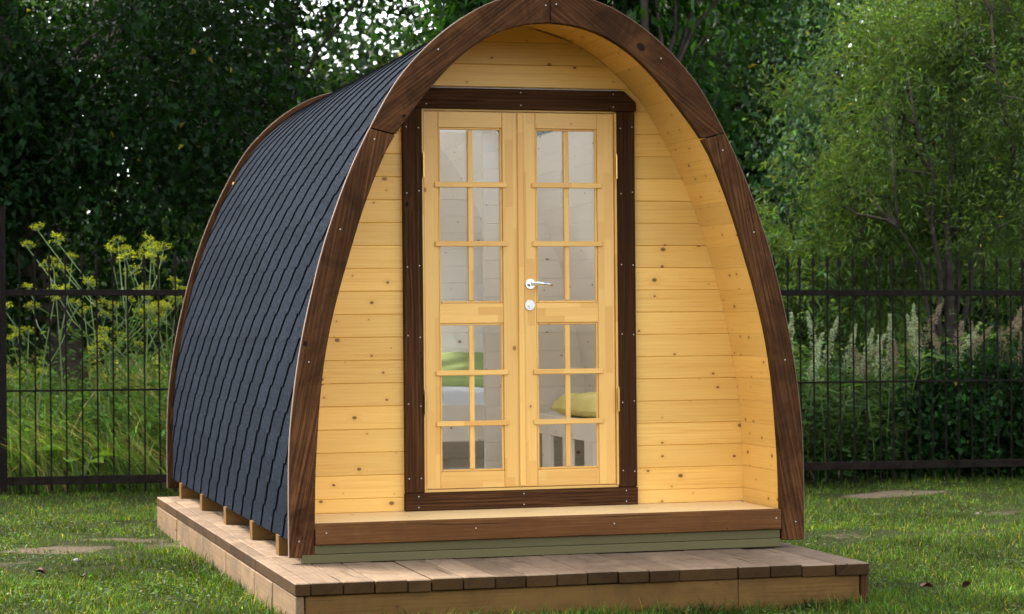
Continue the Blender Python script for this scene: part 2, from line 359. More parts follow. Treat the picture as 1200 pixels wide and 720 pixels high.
# roof shell, lining boards, shingles
BANDS = [(0.55, 2.02, [(0.70, 2.06), (3.42, 4.62)]), (2.52, 2.87, [(0.80, 3.24)])]   # windows added on the unseen far slope to light the inside: z0, z1, [y0, y1]
def solid_runs(holes, y0, y1):
    out = []; y = y0
    for a, b in holes: out.append((y, a)); y = b
    return out + [(y, y1)]
def strip_solid(bm, Pa, Pb, side, y0, y1):
    n = len(Pa); rows = []
    for p, q in zip(Pa, Pb): rows.append([bm.verts.new((side*c[0], y, c[1])) for c, y in ((p,y0),(q,y0),(q,y1),(p,y1))])
    for a, b in zip(rows, rows[1:]):
        for k in range(4): bm.faces.new((a[k], a[(k+1)%4], b[(k+1)%4], b[k]))
    bm.faces.new(rows[0]); bm.faces.new(rows[-1][::-1])
def cut(P, z0, z1, n):
    z = np.linspace(z0, z1, n); return np.stack([np.interp(z, P[:,1], P[:,0]), z], -1)
def by_s(P, s0, s1, n):
    s = arclen(P); q = np.linspace(s0, s1, n); return np.stack([np.interp(q, s, P[:,0]), np.interp(q, s, P[:,1])], -1)
SA, SB = offs(0.045), offs(0.078)
roof_bm = bmesh.new()
sL = arclen(SA)[-1]; kA = lambda z: float(np.interp(z, SA[:,1], arclen(SA)))
def shell(side, s0, s1, y0, y1, n):
    Pa = by_s(SA, s0, s1, n); f = arclen(SB)[-1]/sL; Pb = by_s(SB, s0*f, s1*f, n); strip_solid(roof_bm, Pa, Pb, side, y0, y1)
s_eave = kA(0.325)
shell(-1, s_eave, sL, 0.047, D-0.047, 60)
zz_ = s_eave
for hz0, hz1, hy in BANDS:
    shell(1, zz_, kA(hz0), 0.047, D-0.047, 16)
    for a, b in solid_runs(hy, 0.047, D-0.047): shell(1, kA(hz0), kA(hz1), a, b, 20)
    zz_ = kA(hz1)
shell(1, zz_, sL, 0.047, D-0.047, 12)
roof = put(finish(roof_bm, 'roof', 'bitumen_black'), pod); roof['label'] = 'curved roof covered in blue grey bitumen shingles'

LA, LB = offs(0.082), offs(0.100); lLen = arclen(LB)[-1]; fA = arclen(LA)[-1]/lLen
def lining(side, s0, s1, y0, y1, name, mat):
    g = 0.0003; bm = bmesh.new()
    strip_solid(bm, by_s(LA, (s0+g)*fA, (s1-g)*fA, 3), by_s(LB, s0+g, s1-g, 3), side, y0, y1)
    return put(finish(bm, name, mat, (0,1,0), None, 0.0025), pod)
zL = lambda z: float(np.interp(z, LB[:,1], arclen(LB)))
s0 = zL(0.456)-0.1155
nb = int(round((lLen-s0)/0.1155)); st = (lLen-s0)/nb
for side in (-1, 1):
    for k in range(nb):
        a, b = s0+k*st, s0+(k+1)*st
        lining(side, a, b, 0.047, 0.5872, 'soffit_board', 'pine_varnished')
        za = float(np.interp((a+b)/2, arclen(LB), LB[:,1]))
        hole = [h for h in BANDS if side > 0 and h[0]-.03 < za < h[1]+.03]
        for p, q in solid_runs(hole[0][2] if hole else [], 0.632, D-0.1): lining(side, a, b, p, q, 'lining_board', 'pine_pale')

TW, EX, JOG, SL = 0.333, 0.122, 0.048, 0.098            # tab width, exposure, step between courses, slant of the slits
SH = offs(0.036); SHS = arclen(SH); shL = SHS[-1]; sh0 = float(np.interp(0.295, SH[:,1], SHS)); G = 0.009
Y0, Y1 = 0.05, D-0.05
def tab_mesh(course, y, ref, side=-1):
    """one shingle tab starting at y, written relative to ref along the roof"""
    sa = sh0 + course*EX; sb = min(sa+EX+0.02, shL-0.002); tH = 0.0095
    def pt(yy, s, lift):
        x = np.interp(s, SHS, SH[:,0]); z = np.interp(s, SHS, SH[:,1])
        x2 = np.interp(s+.002, SHS, SH[:,0]); z2 = np.interp(s+.002, SHS, SH[:,1]); t = np.array((x2-x, z2-z)); t = t/max(np.linalg.norm(t), 1e-9)
        off = lift + 0.001*(1-(s-sa)/(sb-sa)); return (side*(x+t[1]*off), yy-ref, z-t[0]*off)
    bm = bmesh.new(); top = []; bot = []
    for s in (sa, sa+EX*.5, sa+EX, sb):
        d = SL*(1-(s-sa)/EX); f = min(max(y+d, Y0), Y1-.004); b = max(min(y+d+TW-G, Y1), f+.003)
        top.append([bm.verts.new(pt(f, s, tH)), bm.verts.new(pt(b, s, tH*.25))]); bot.append([bm.verts.new(pt(f, s, 0)), bm.verts.new(pt(b, s, 0))])
    for k in range(3):
        bm.faces.new((top[k][0], top[k][1], top[k+1][1], top[k+1][0])).material_index = 0
        bm.faces.new((bot[k][0], bot[k+1][0], bot[k+1][1], bot[k][1])).material_index = 1
        bm.faces.new((top[k][0], top[k+1][0], bot[k+1][0], bot[k][0])).material_index = 1
        bm.faces.new((top[k][1], bot[k][1], bot[k+1][1], top[k+1][1])).material_index = 1
    bm.faces.new((top[0][0], bot[0][0], bot[0][1], top[0][1])).material_index = 0
    bm.faces.new((top[3][0], top[3][1], bot[3][1], bot[3][0])).material_index = 1
    return bm
ncs = int((shL-sh0)/EX); tabs = []
for c in range(ncs+1):
    y = Y0 - TW - SL - ((c*(JOG+SL)) % TW)               # slits step backwards going down
    while y < Y1-0.02:
        if y+SL+TW-G > Y0+.02: tabs.append((c, y))
        y += TW
def seen(t):
    c, y = t; s = sh0+(c+.5)*EX; x = np.interp(s, SHS, SH[:,0]); z = np.interp(s, SHS, SH[:,1]); dx = x-np.interp(s+.01, SHS, SH[:,0]); dz = np.interp(s+.01, SHS, SH[:,1])-z
    a, b = max(y+SL/2, Y0), min(y+SL/2+TW, Y1); v = CAM-np.array((-x, (a+b)/2, z)); nr = unit(np.array((-dz, 0, dx)))
    return float(nr@unit(v))*max(b-a, .01)/float(v@v)
tabs.sort(key=seen, reverse=True)
cache = {}
for c, y in tabs[:298]:
    whole = y > Y0 and y+SL+TW < Y1; key = (c, 0) if whole else (c, y)
    if key not in cache:
        o = finish(tab_mesh(c, y, y), 'shingle', ['shingle_granules', 'bitumen_black'], (0,1,0)); cache[key] = o.data; o.parent = roof
    else: o = link('shingle', cache[key], roof)
    fixp(o); o.location = (o.location[0], y, o.location[2])
def rest(tlist, side):
    bmR = bmesh.new()
    for c, y in tlist:
        a, b = y, y+TW+SL
        if side > 0:
            z = np.interp(sh0+c*EX+EX/2, arclen(SH), SH[:,1])
            if any(z0-0.06 < z < z1+0.04 and b > p+0.05 and a < q-0.05 for z0, z1, hy in BANDS for p, q in hy): continue
        t = tab_mesh(c, y, 0, side); m = bpy.data.meshes.new('tmp'); t.to_mesh(m); t.free(); bmR.from_mesh(m); bpy.data.meshes.remove(m)
    o = put(finish(bmR, 'shingle_field', ['shingle_granules', 'bitumen_black'], (0,1,0)), roof); o['kind'] = 'stuff'
if tabs[298:]: rest(tabs[298:], -1)
rest(tabs, 1)
bm = bmesh.new()                                      # ridge cap strip
P = offs(0.022); P = by_s(P, arclen(P)[-1]-0.14, arclen(P)[-1], 5); Q2 = offs(0.030); Q2 = by_s(Q2, arclen(Q2)[-1]-0.14, arclen(Q2)[-1], 5)
for s in (-1, 1): strip_solid(bm, P, Q2, s, 0.05, D-0.05)
put(finish(bm, 'ridge_cap', 'shingle_granules', (0,1,0)), roof)
# windows added on the slope out of view, only to brighten the interior
for WY0, WY1, WZ0, WZ1 in [(p, q, z0, z1) for z0, z1, hy in BANDS for p, q in hy]:
    wf = bmesh.new(); cc = cut(offs(0.06), WZ0, WZ1, 2); n_ = unit(np.array((cc[1,1]-cc[0,1], -(cc[1,0]-cc[0,0]))))
    def wpt(t, y, o): return (cc[0,0]+(cc[1,0]-cc[0,0])*t+n_[0]*o, y, cc[0,1]+(cc[1,1]-cc[0,1])*t+n_[1]*o)
    def wbar(t0, t1, y0, y1, o0, o1):
        hexa(wf, [wpt(t0,y0,o0), wpt(t1,y0,o0), wpt(t1,y1,o0), wpt(t0,y1,o0), wpt(t0,y0,o1), wpt(t1,y0,o1), wpt(t1,y1,o1), wpt(t0,y1,o1)])
    hm = 0.13 if WZ0 < 1 else 0.085; fr_ = 0.05 if WZ0 < 1 else 0.08
    for a in ((-.03,fr_,WY0,WY1),(1-fr_,1.03,WY0,WY1),(fr_,1-fr_,WY0,WY0+.06),(fr_,1-fr_,WY1-.06,WY1),(fr_,1-fr_,(WY0+WY1)/2-.025,(WY0+WY1)/2+.025)): wbar(*a, -0.02, hm)
    rw = put(finish(wf, 'added_roof_window', 'stained_brown', (0,1,0)), pod)
    wf = bmesh.new(); wbar(fr_, 1-fr_, WY0+.06, WY1-.06, hm-.03, hm-.026); put(finish(wf, 'pane', 'window_glass'), rw)

# walls made of planks
def wall(name, y0, y1, mat, hole, back_mat, P=offs(0.093), zlo=0.386, pitch=0.1155, phase=0.456, parent=pod, board='plank'):
    hx0, hx1, hz0, hz1 = hole
    w_ = empty(name, (0,0,0), parent); w_.location = -Vector(parent.location) if parent else (0,0,0)
    z = phase-pitch; g = 0.0003
    while z < P[-1,1]:
        za, zb = max(z, zlo)+g, min(z+pitch, P[-1,1]-0.003)-g; z += pitch
        if zb-za < 0.01: continue
        spans = []
        xa, xb = xin(za, P), xin(zb, P)
        mid = (za+zb)/2
        if za < hz1-0.02 and zb > hz0+0.02:
            spans = [(-xa, hx0, -xb, hx0), (hx1, xa, hx1, xb)]
        else: spans = [(-xa, xa, -xb, xb)]
        for l0, r0, l1, r1 in spans:
            if r0-l0 < 0.02: continue
            bm = bmesh.new(); r1 = max(r1, l1+0.01)
            hexa(bm, [(l0,y0,za),(r0,y0,za),(r0,y1,za),(l0,y1,za),(l1,y0,zb),(r1,y0,zb),(r1,y1,zb),(l1,y1,zb)])
            o = finish(bm, board, mat, (1,0,0), None, 0.0035); put(o, w_)
    return w_
DX, DZ0, DZ1 = 0.516, 0.478, 2.42
wall('front_wall', 0.588, 0.610, 'pine_varnished', (-DX-.03, DX+.03, 0.40, 2.44), None)
wall('inner_wall', 0.611, 0.630, 'pine_pale', (-DX-.005, DX+.005, 0.40, 2.44), None, phase=0.51)
wall('rear_wall', D-0.098, D-0.05, 'pine_pale', (-0.85, 0.38, 0.56, 2.30), None)
rwf = bmesh.new()  # window added in the back wall, out of view, to let daylight inside
for a in ((-.85,.38,.56,.62),(-.85,.38,2.24,2.30),(-.85,-.79,.62,2.24),(.32,.38,.62,2.24),(-.26,-.21,.62,2.24)): bx(rwf, a[0], a[1], D-.11, D-.03, a[2], a[3])
rwn = put(finish(rwf, 'added_rear_window', 'pine_door', (0,0,1)), pod)
for a in ((-.79,-.26),(-.21,.32)): put(box('pane', 'window_glass', a[0], a[1], D-.07, D-.066, .62, 2.24), rwn)
wall('partition', 3.3, 3.33, 'pine_pale', (-1.19, 0.52, 0.38, 2.50), None)

# floor, beam, skirting, bearers
for k, (a, b) in enumerate(((0.004,0.15),(0.152,0.298),(0.30,0.446),(0.448,0.584))):
    P_('floor_board', 'pine_porch_floor', -1.182, 1.182, a, b, 0.362, 0.386, bevel=0.002)
P_('inner_floor', 'pine_pale', -1.2, 1.2, 0.586, D-0.05, 0.36, 0.384, (0,1,0))
P_('floor_beam', 'stained_beam', -1.181, 1.178, -0.012, 0.045, 0.289, 0.388, bevel=0.004)
P_('skirt_board', 'treated_green', -1.2, 1.176, 0.005, 0.05, 0.244, 0.2875, bevel=0.002)
P_('skirt_board', 'treated_green', -1.246, 1.172, -0.012, 0.043, 0.203, 0.2425, bevel=0.002)
for y in (0.42, 1.255, 2.217, 3.22, 4.238): P_('bearer', 'deck_front_wood', -1.285, 1.285, y-0.0, y+0.09, 0.203, 0.30)
P_('underfloor', 'treated_green', -1.18, 1.18, 0.5, D-0.06, 0.302, 0.357, (0,1,0))

# door casing
def casing(pts, axis, y0=0.556, y1=0.6):
    bm = bmesh.new(); n = len(pts); a = [bm.verts.new((x,y0,z)) for x, z in pts]; b = [bm.verts.new((x,y1,z)) for x, z in pts]
    bm.faces.new(a); bm.faces.new(b[::-1])
    for k in range(n): bm.faces.new((a[k], a[(k+1)%n], b[(k+1)%n], b[k]))
    return put(finish(bm, 'casing_board', 'stained_dark', axis, None, 0.003), pod)
casing([(-.616,.479),(-.517,.479),(-.517,2.418),(-.616,2.418)], (0,0,1)); casing([(.517,.479),(.612,.479),(.612,2.418),(.517,2.418)], (0,0,1))
casing([(-.62,2.42),(.62,2.42),(.62,2.465),(.555,2.523),(-.555,2.523),(-.62,2.465)], (1,0,0), 0.548)
casing([(-.618,.386),(.614,.386),(.614,.477),(-.618,.477)], (1,0,0), 0.552)
P_('jamb', 'pine_door', -.516, .516, .575, .635, .4785, .4905)
P_('jamb', 'pine_door', -.5165, -.5065, .567, .628, .492, 2.408, (0,0,1)); P_('jamb', 'pine_door', .5065, .5165, .567, .628, .492, 2.408, (0,0,1)); P_('jamb', 'pine_door', -.5165, .5165, .575, .632, 2.4095, 2.419)

# door leaves
def door(x0, x1, px0, px1, label):
    ya, yb = 0.580, 0.622; bm = bmesh.new(); z0, z1 = 0.494, 2.406
    g = 0.0015
    bx(bm, x0+g, px0, ya, yb, z0, z1); bx(bm, px1, x1-g, ya, yb, z0, z1)
    f = finish(bm, 'door', 'pine_door', (0,0,1), None, 0.003); put(f, pod); f['label'] = label
    for a, b in ((z0, .578), (1.332, 1.432), (2.326, z1)):
        put(box('rail', 'pine_door', px0+.0008, px1-.0008, ya+.001, yb-.001, a, b, (1,0,0), None, 0.002), f)
    xm = (px0+px1)/2; mw = 0.0135
    for za, zb, hs in ((.578, 1.332, (.823, 1.08)), (1.432, 2.326, (1.735, 2.035))):
        for a, b, c, d in ((px0,px0+.012,za,zb),(px1-.012,px1,za,zb),(px0+.0125,px1-.0125,za,za+.012),(px0+.0125,px1-.0125,zb-.012,zb)):
            put(box('bead', 'pine_door', a+.0006, b-.0006, ya+.007, ya+.019, c+.0006, d-.0006, (0,0,1) if d-c > .2 else (1,0,0), None, 0.003), f)
        put(box('muntin', 'pine_door', xm-mw, xm+mw, ya+.003, ya+.0165, za+.013, zb-.013, (0,0,1), None, 0.003), f)
        for h in hs: put(box('muntin', 'pine_door', px0-.022, px1+.022, ya-.011, ya-.0005, h-.0135, h+.0135, (1,0,0), None, 0.003), f)
        zz = [za+.012] + list(hs) + [zb-.012]
        for p, q in zip(zz, zz[1:]):
            for a, b in ((px0+.012, xm), (xm, px1-.012)):
                put(box('pane', 'window_glass', a+.0004, b-.0004, ya+.020, ya+.024, p+.0004, q-.0004), f)
    return f
dl = door(-0.5055, -0.002, -0.428, -0.092, 'glazed door leaf without a handle')
dr = door(0.002, 0.5055, 0.084, 0.415, 'glazed door leaf with chrome handle')
put(box('astragal', 'pine_door', -0.014, 0.018, 0.568, 0.5785, 0.497, 2.404, (0,0,1), None, 0.003), dr)
def disc(bm, c, r, y0, y1, n=20):
    a = [bm.verts.new((c[0]+r*math.cos(t), y0, c[1]+r*math.sin(t))) for t in np.linspace(0, 2*math.pi, n, endpoint=False)]
    b = [bm.verts.new((c[0]+r*math.cos(t), y1, c[1]+r*math.sin(t))) for t in np.linspace(0, 2*math.pi, n, endpoint=False)]
    bm.faces.new(a); bm.faces.new(b[::-1])
    for k in range(n): bm.faces.new((a[k], a[(k+1)%n], b[(k+1)%n], b[k]))
bm = bmesh.new(); disc(bm, (.05,1.53), .026, .571, .5795); disc(bm, (.05,1.53), .012, .548, .5705)
tube(bm, [(.05,.546,1.53),(.075,.542,1.531),(.11,.541,1.528),(.145,.543,1.524),(.162,.547,1.522)], [.011,.0095,.0085,.008,.006], 10)
put(finish(bm, 'handle', 'chrome', smooth=False), dr)
bm = bmesh.new(); disc(bm, (.046,1.421), .026, .571, .5795); disc(bm, (.046,1.421), .009, .564, .5705); bx(bm, .0435, .0485, .561, .5635, 1.405, 1.437)
put(finish(bm, 'lock', 'chrome'), dr)
for s, f in ((-1, dl), (1, dr)):
    for z in (2.13, .93):
        bm = bmesh.new(); tube(bm, [(s*.5115,.549,z-.06),(s*.5115,.549,z+.06)], .0065, 10); tube(bm, [(s*.5115,.549,z+.0605),(s*.5115,.549,z+.068)], .004, 8); bx(bm, s*.5115-.004, s*.5115+.004, .5555, .565, z-.045, z+.045)
        put(finish(bm, 'hinge', 'brass'), f)

# screws
scr = bmesh.new(); bmesh.ops.create_uvsphere(scr, u_segments=8, v_segments=5, radius=0.0038); bmesh.ops.scale(scr, vec=(1,.4,1), verts=scr.verts)
so = finish(scr, 'screw', 'screw_zinc', smooth=True); put(so, pod); SM = so.data; firsts = [so]
def screw(x, y, z):
    o = firsts.pop() if firsts else link('screw', SM, pod)
    o.location = (x, y, z-0.2)
def mid(fr):
    i_ = fr*(len(O)-1); return [(np.interp(i_, np.arange(len(O)), O[:,k])*.62+np.interp(i_, np.arange(len(I)), I[:,k])*.38) for k in (0,1)]
for fr in (.03, .29, .50, .635, .80, .985):
    for s in (-1, 1):
        m = mid(fr + random.uniform(-.008,.008)); screw(s*m[0], -0.001, m[1]+random.uniform(-.015,.015))
for s in (-1, 1):
    for z in (.56, .92, 1.27, 1.62, 2.0, 2.33):
        for x in (.535, .598): screw(s*x, .555, z+random.uniform(-.012,.012))
for x in (-.55, .0, .55):
    for z in (2.44, 2.505): screw(x*.9, .547, z)
    for z in (.405, .46): screw(x, .551, z)
for x in (-1.13,-.4,.3,1.15): screw(x, -.0125, .345)

# ------------------------------------------------------------------ the timber deck
deck = empty('timber_deck', (0,0,0)); tag(deck, 'low weathered timber deck of wide planks under the pod', 'deck')
ZD = 0.2; TH = 0.056; FY, BY = -0.78, 4.459
def dk(name, mat, x0, x1, y0, y1, z0, z1, axis, bevel=0.004):
    bm = bmesh.new(); hexa(bm, [(x0,y0,z0),(x1,y0,z0),(x1,y1,z0),(x0,y1,z0),(x0,y0,z1),(x1,y0,z1),(x1,y1,z1),(x0,y1,z1)])
    o = finish(bm, name, mat, axis, None, bevel)
    o.parent = deck; return o
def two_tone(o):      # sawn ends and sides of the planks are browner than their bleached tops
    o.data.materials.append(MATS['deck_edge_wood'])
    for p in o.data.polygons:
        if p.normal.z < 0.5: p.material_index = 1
xs_ = [-1.419, -1.348, -1.202, -1.059, -0.912, -0.803]
while xs_[-1] < 0.5: xs_.append(xs_[-1] + (0.651+0.803)/10)
xs_ = xs_[:-1] if abs(xs_[-1]-0.651) > .02 else xs_
xs_ = [x for x in xs_ if x < 0.62] + [0.651, 0.808, 0.965, 1.137, 1.304]
for k, (a, b) in enumerate(zip(xs_, xs_[1:])):
    dz = random.uniform(-.003, .002); dy = random.uniform(-.012, .004)
    if k == len(xs_)-2 or k == len(xs_)-3: dz -= .006
    cuts = [FY+dy]
    if k < 3:
        y = FY+0.9+random.uniform(-.2,.2)+k*.17
        while y < BY-.25: cuts.append(y); y += random.uniform(.34,.62)
    else:
        y = 1.2+random.uniform(-.5,.5)
        while y < BY-.6: cuts.append(y); y += random.uniform(1.4,2.2)
    cuts.append(BY)
    for p, q in zip(cuts, cuts[1:]):
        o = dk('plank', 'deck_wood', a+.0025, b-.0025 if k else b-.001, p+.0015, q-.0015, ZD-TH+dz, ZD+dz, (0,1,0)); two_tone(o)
# side and front boards, corner posts
y = FY+.004
while y < BY-.02:
    q = min(y+random.uniform(.30,.62), BY); q = BY if BY-q < .15 else q
    t = random.uniform(-.004,.003)
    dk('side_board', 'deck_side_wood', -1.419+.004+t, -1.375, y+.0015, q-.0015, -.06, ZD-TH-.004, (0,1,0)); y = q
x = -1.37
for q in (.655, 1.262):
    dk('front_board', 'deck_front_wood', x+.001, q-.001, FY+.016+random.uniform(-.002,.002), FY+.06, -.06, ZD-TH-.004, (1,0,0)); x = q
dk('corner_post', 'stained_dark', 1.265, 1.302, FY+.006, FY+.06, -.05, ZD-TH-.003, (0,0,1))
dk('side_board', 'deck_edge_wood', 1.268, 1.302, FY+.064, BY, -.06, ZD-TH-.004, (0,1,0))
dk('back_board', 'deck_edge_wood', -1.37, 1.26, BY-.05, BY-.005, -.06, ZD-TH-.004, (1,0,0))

# ------------------------------------------------------------------ inside the pod
bed = empty('bed', (0.1,4.0,.384)); tag(bed, 'pale pine bed beyond the partition opening inside the pod', 'bed')
put(box('side_board', 'pine_pale', -.9, 1.05, 3.72, 3.75, .56, .80, (1,0,0), None, .003), bed)
put(box('base', 'pine_pale', -.9, 1.05, 3.752, 4.7, .60, .66), bed)
for x in (-.85, 1.0):
    for y in (3.76, 4.64): put(box('leg', 'pine_pale', x-.03, x+.03, y, y+.06, .385, .599, (0,0,1)), bed)
def cushion(name, mat, cx, cy, cz, sx, sy, sz, rot, label, cat, puff=0.5, seed=1):
    n = 14; u = np.linspace(-1, 1, n); A, B = np.meshgrid(u, u); r = np.random.default_rng(seed)
    h = ((1-np.abs(A)**3.2)*(1-np.abs(B)**3.2))**puff; P = np.stack([A.ravel()*5, B.ravel()*5], -1); wr = 0.10*wavy(P, 1.3, seed).reshape(h.shape)
    Vt = np.stack([A*sx*(1-.06*B*B), B*sy*(1-.06*A*A), sz*h*(1+wr)], -1).reshape(-1,3); Vb = Vt*np.array([1,1,-.55])
    i = np.arange(n*n).reshape(n,n); F = np.stack([i[:-1,:-1].ravel(), i[:-1,1:].ravel(), i[1:,1:].ravel(), i[1:,:-1].ravel()], -1)
    me = np_mesh(name, np.concatenate([Vt, Vb]), np.concatenate([F, F[:,::-1]+n*n]), mat, smooth=True)
    o = link(name, me); o.location = (cx,cy,cz); o.rotation_euler = rot; tag(o, label, cat); return o
cushion('mattress', 'sheet_white', .08, 4.2, .735, .96, .46, .17, (0,0,0), 'white quilted mattress on the pine bed', 'mattress', .25, 3)
cushion('pillow', 'pillow_green', .66, 4.42, 1.0, .30, .15, .085, (math.radians(50),0,.1), 'olive green pillow on the white mattress', 'pillow', .5, 5)
bench = empty('bench', (.9,2.2,.384)); tag(bench, 'pale slatted pine bench along the inside wall of the pod', 'bench')
put(box('front_board', 'pine_pale', .70, .725, .95, 3.29, .655, .775, (0,1,0), None, .003), bench)
put(box('seat', 'pine_pale', .727, 1.15, .95, 3.29, .735, .765, (0,1,0)), bench)
for y in (1.2, 1.62, 2.05, 2.48, 2.9): put(box('leg', 'pine_pale', .705, .73, y, y+.16, .385, .654, (0,0,1)), bench)
cushion('pillow', 'pillow_yellow', .91, 2.2, .818, .17, .42, .095, (0,0,.05), 'yellow pillow lying on the pine bench', 'pillow', .5, 9)

# ------------------------------------------------------------------ the metal fence
FA, FB = np.array((-3.6, 7.93)), np.array((8.2, 5.62)); fd = unit(FB-FA); flen = np.linalg.norm(FB-FA); fn = np.array((-fd[1], fd[0]))
fence = empty('metal_fence', (FA[0], FA[1], 0)); tag(fence, 'black metal picket fence with spear tips behind the pod', 'fence')
def hz(t, zl, zr): return zl + (zr-zl)*np.clip((t-1.3)/8.2, -.3, 1.3)
def fbar(name, mat, t0, t1, zl, zr, hh, th, o=0.0):
    bm = bmesh.new(); c = []
    for zz in (-hh, hh):
        for t, s in ((t0,-1),(t1,-1),(t1,1),(t0,1)):
            p = fd*t + fn*(s*th+o); c.append((p[0], p[1], hz(t, zl, zr)+zz))
    hexa(bm, c); x = finish(bm, name, mat, (fd[0],fd[1],0), None, .002); x.parent = fence; return x
pst = [1.375, 4.1, 6.75, 9.72, 11.6]
for a, b in zip([0]+pst, pst+[flen]):
    fbar('rail', 'black_paint', a+.035, b-.035, 1.60, 1.535, .024, .018); fbar('rail', 'black_paint', a+.035, b-.035, .825, .825, .008, .009, -.012); fbar('rail', 'rusty_black', a+.035, b-.035, .115, .155, .032, .022)
for t in pst:
    p = fd*t; bm = bmesh.new(); bx(bm, p[0]-.03, p[0]+.03, p[1]-.03, p[1]+.03, -.2, 2.25); hexa(bm, [(p[0]+a*.036, p[1]+b*.036, z) for z in (2.251, 2.275) for a, b in ((-1,-1),(1,-1),(1,1),(-1,1))])
    finish(bm, 'post', 'black_paint', (0,0,1)).parent = fence
def picket_mesh():
    bm = bmesh.new(); r = .006; h = 1.80
    bx(bm, -r, r, -r, r, 0, h)
    # spear: collar, widening blade, point
    prof = [(h+.001,.006,.006),(h+.02,.008,.006),(h+.05,.019,.007),(h+.075,.014,.006),(h+.13,.001,.001)]; rows = []
    for z, a, b in prof: rows.append([bm.verts.new(q) for q in ((-a,0,z),(0,-b,z),(a,0,z),(0,b,z))])
    for p, q in zip(rows, rows[1:]):
        for k in range(4): bm.faces.new((p[k], p[(k+1)%4], q[(k+1)%4], q[k]))
    bm.faces.new(rows[-1])
    return finish(bm, 'picket', 'black_paint', (0,0,1))
pk = picket_mesh(); pm = pk.data; fresh = [pk]
t = 0.17; ang = math.atan2(fd[1], fd[0])
while t < flen:
    if min(abs(t-q) for q in pst) > .04:
        o = fresh.pop() if fresh else link('picket', pm)
        o.parent = fence; o.location = (fd[0]*t, fd[1]*t, hz(t, 0, -.08)+random.uniform(-.006,.006)-.01); o.rotation_euler = (0, random.uniform(-.004,.004), ang)
    t += .1215 if t < 6.0 else .108

# ------------------------------------------------------------------ vegetation
def leaves_mesh(name, Cn, A, L, Wd, tint, mat='leaf', fold=0.25, rg=rng, up=None):
    """folded diamond leaves: base at Cn, growing along A"""
    n = len(Cn); A = unit(A); R = rg.normal(size=(n,3))
    if up is not None: R = R*0.8 + np.array(up)
    S = unit(np.cross(A, R)); Nn = np.cross(S, A); L = L[:,None]; Wd = Wd[:,None]
    b = Cn; tp = Cn + A*L - Nn*L*0.10; m = Cn + A*L*0.45
    l = m + S*Wd*0.5 + Nn*Wd*fold; r = m - S*Wd*0.5 + Nn*Wd*fold
    V = np.stack([b, l, tp, r], 1).reshape(-1,3); k = np.arange(n)*4
    F = np.concatenate([np.stack([k, k+1, k+2], -1), np.stack([k, k+2, k+3], -1)])
    return V, F, np.repeat(tint, 4, 0)
def tints(n, base, var, rg, dry=0.0):
    base = np.array(base); t = base[None]*np.exp(rg.normal(0, var, (n,1)))*np.exp(rg.normal(0, var*.35, (n,3)))
    y = rg.random(n) < dry; t[y] = np.array((.20,.17,.03))*np.exp(rg.normal(0,.25,(y.sum(),1)))
    return np.clip(t, .002, .8)
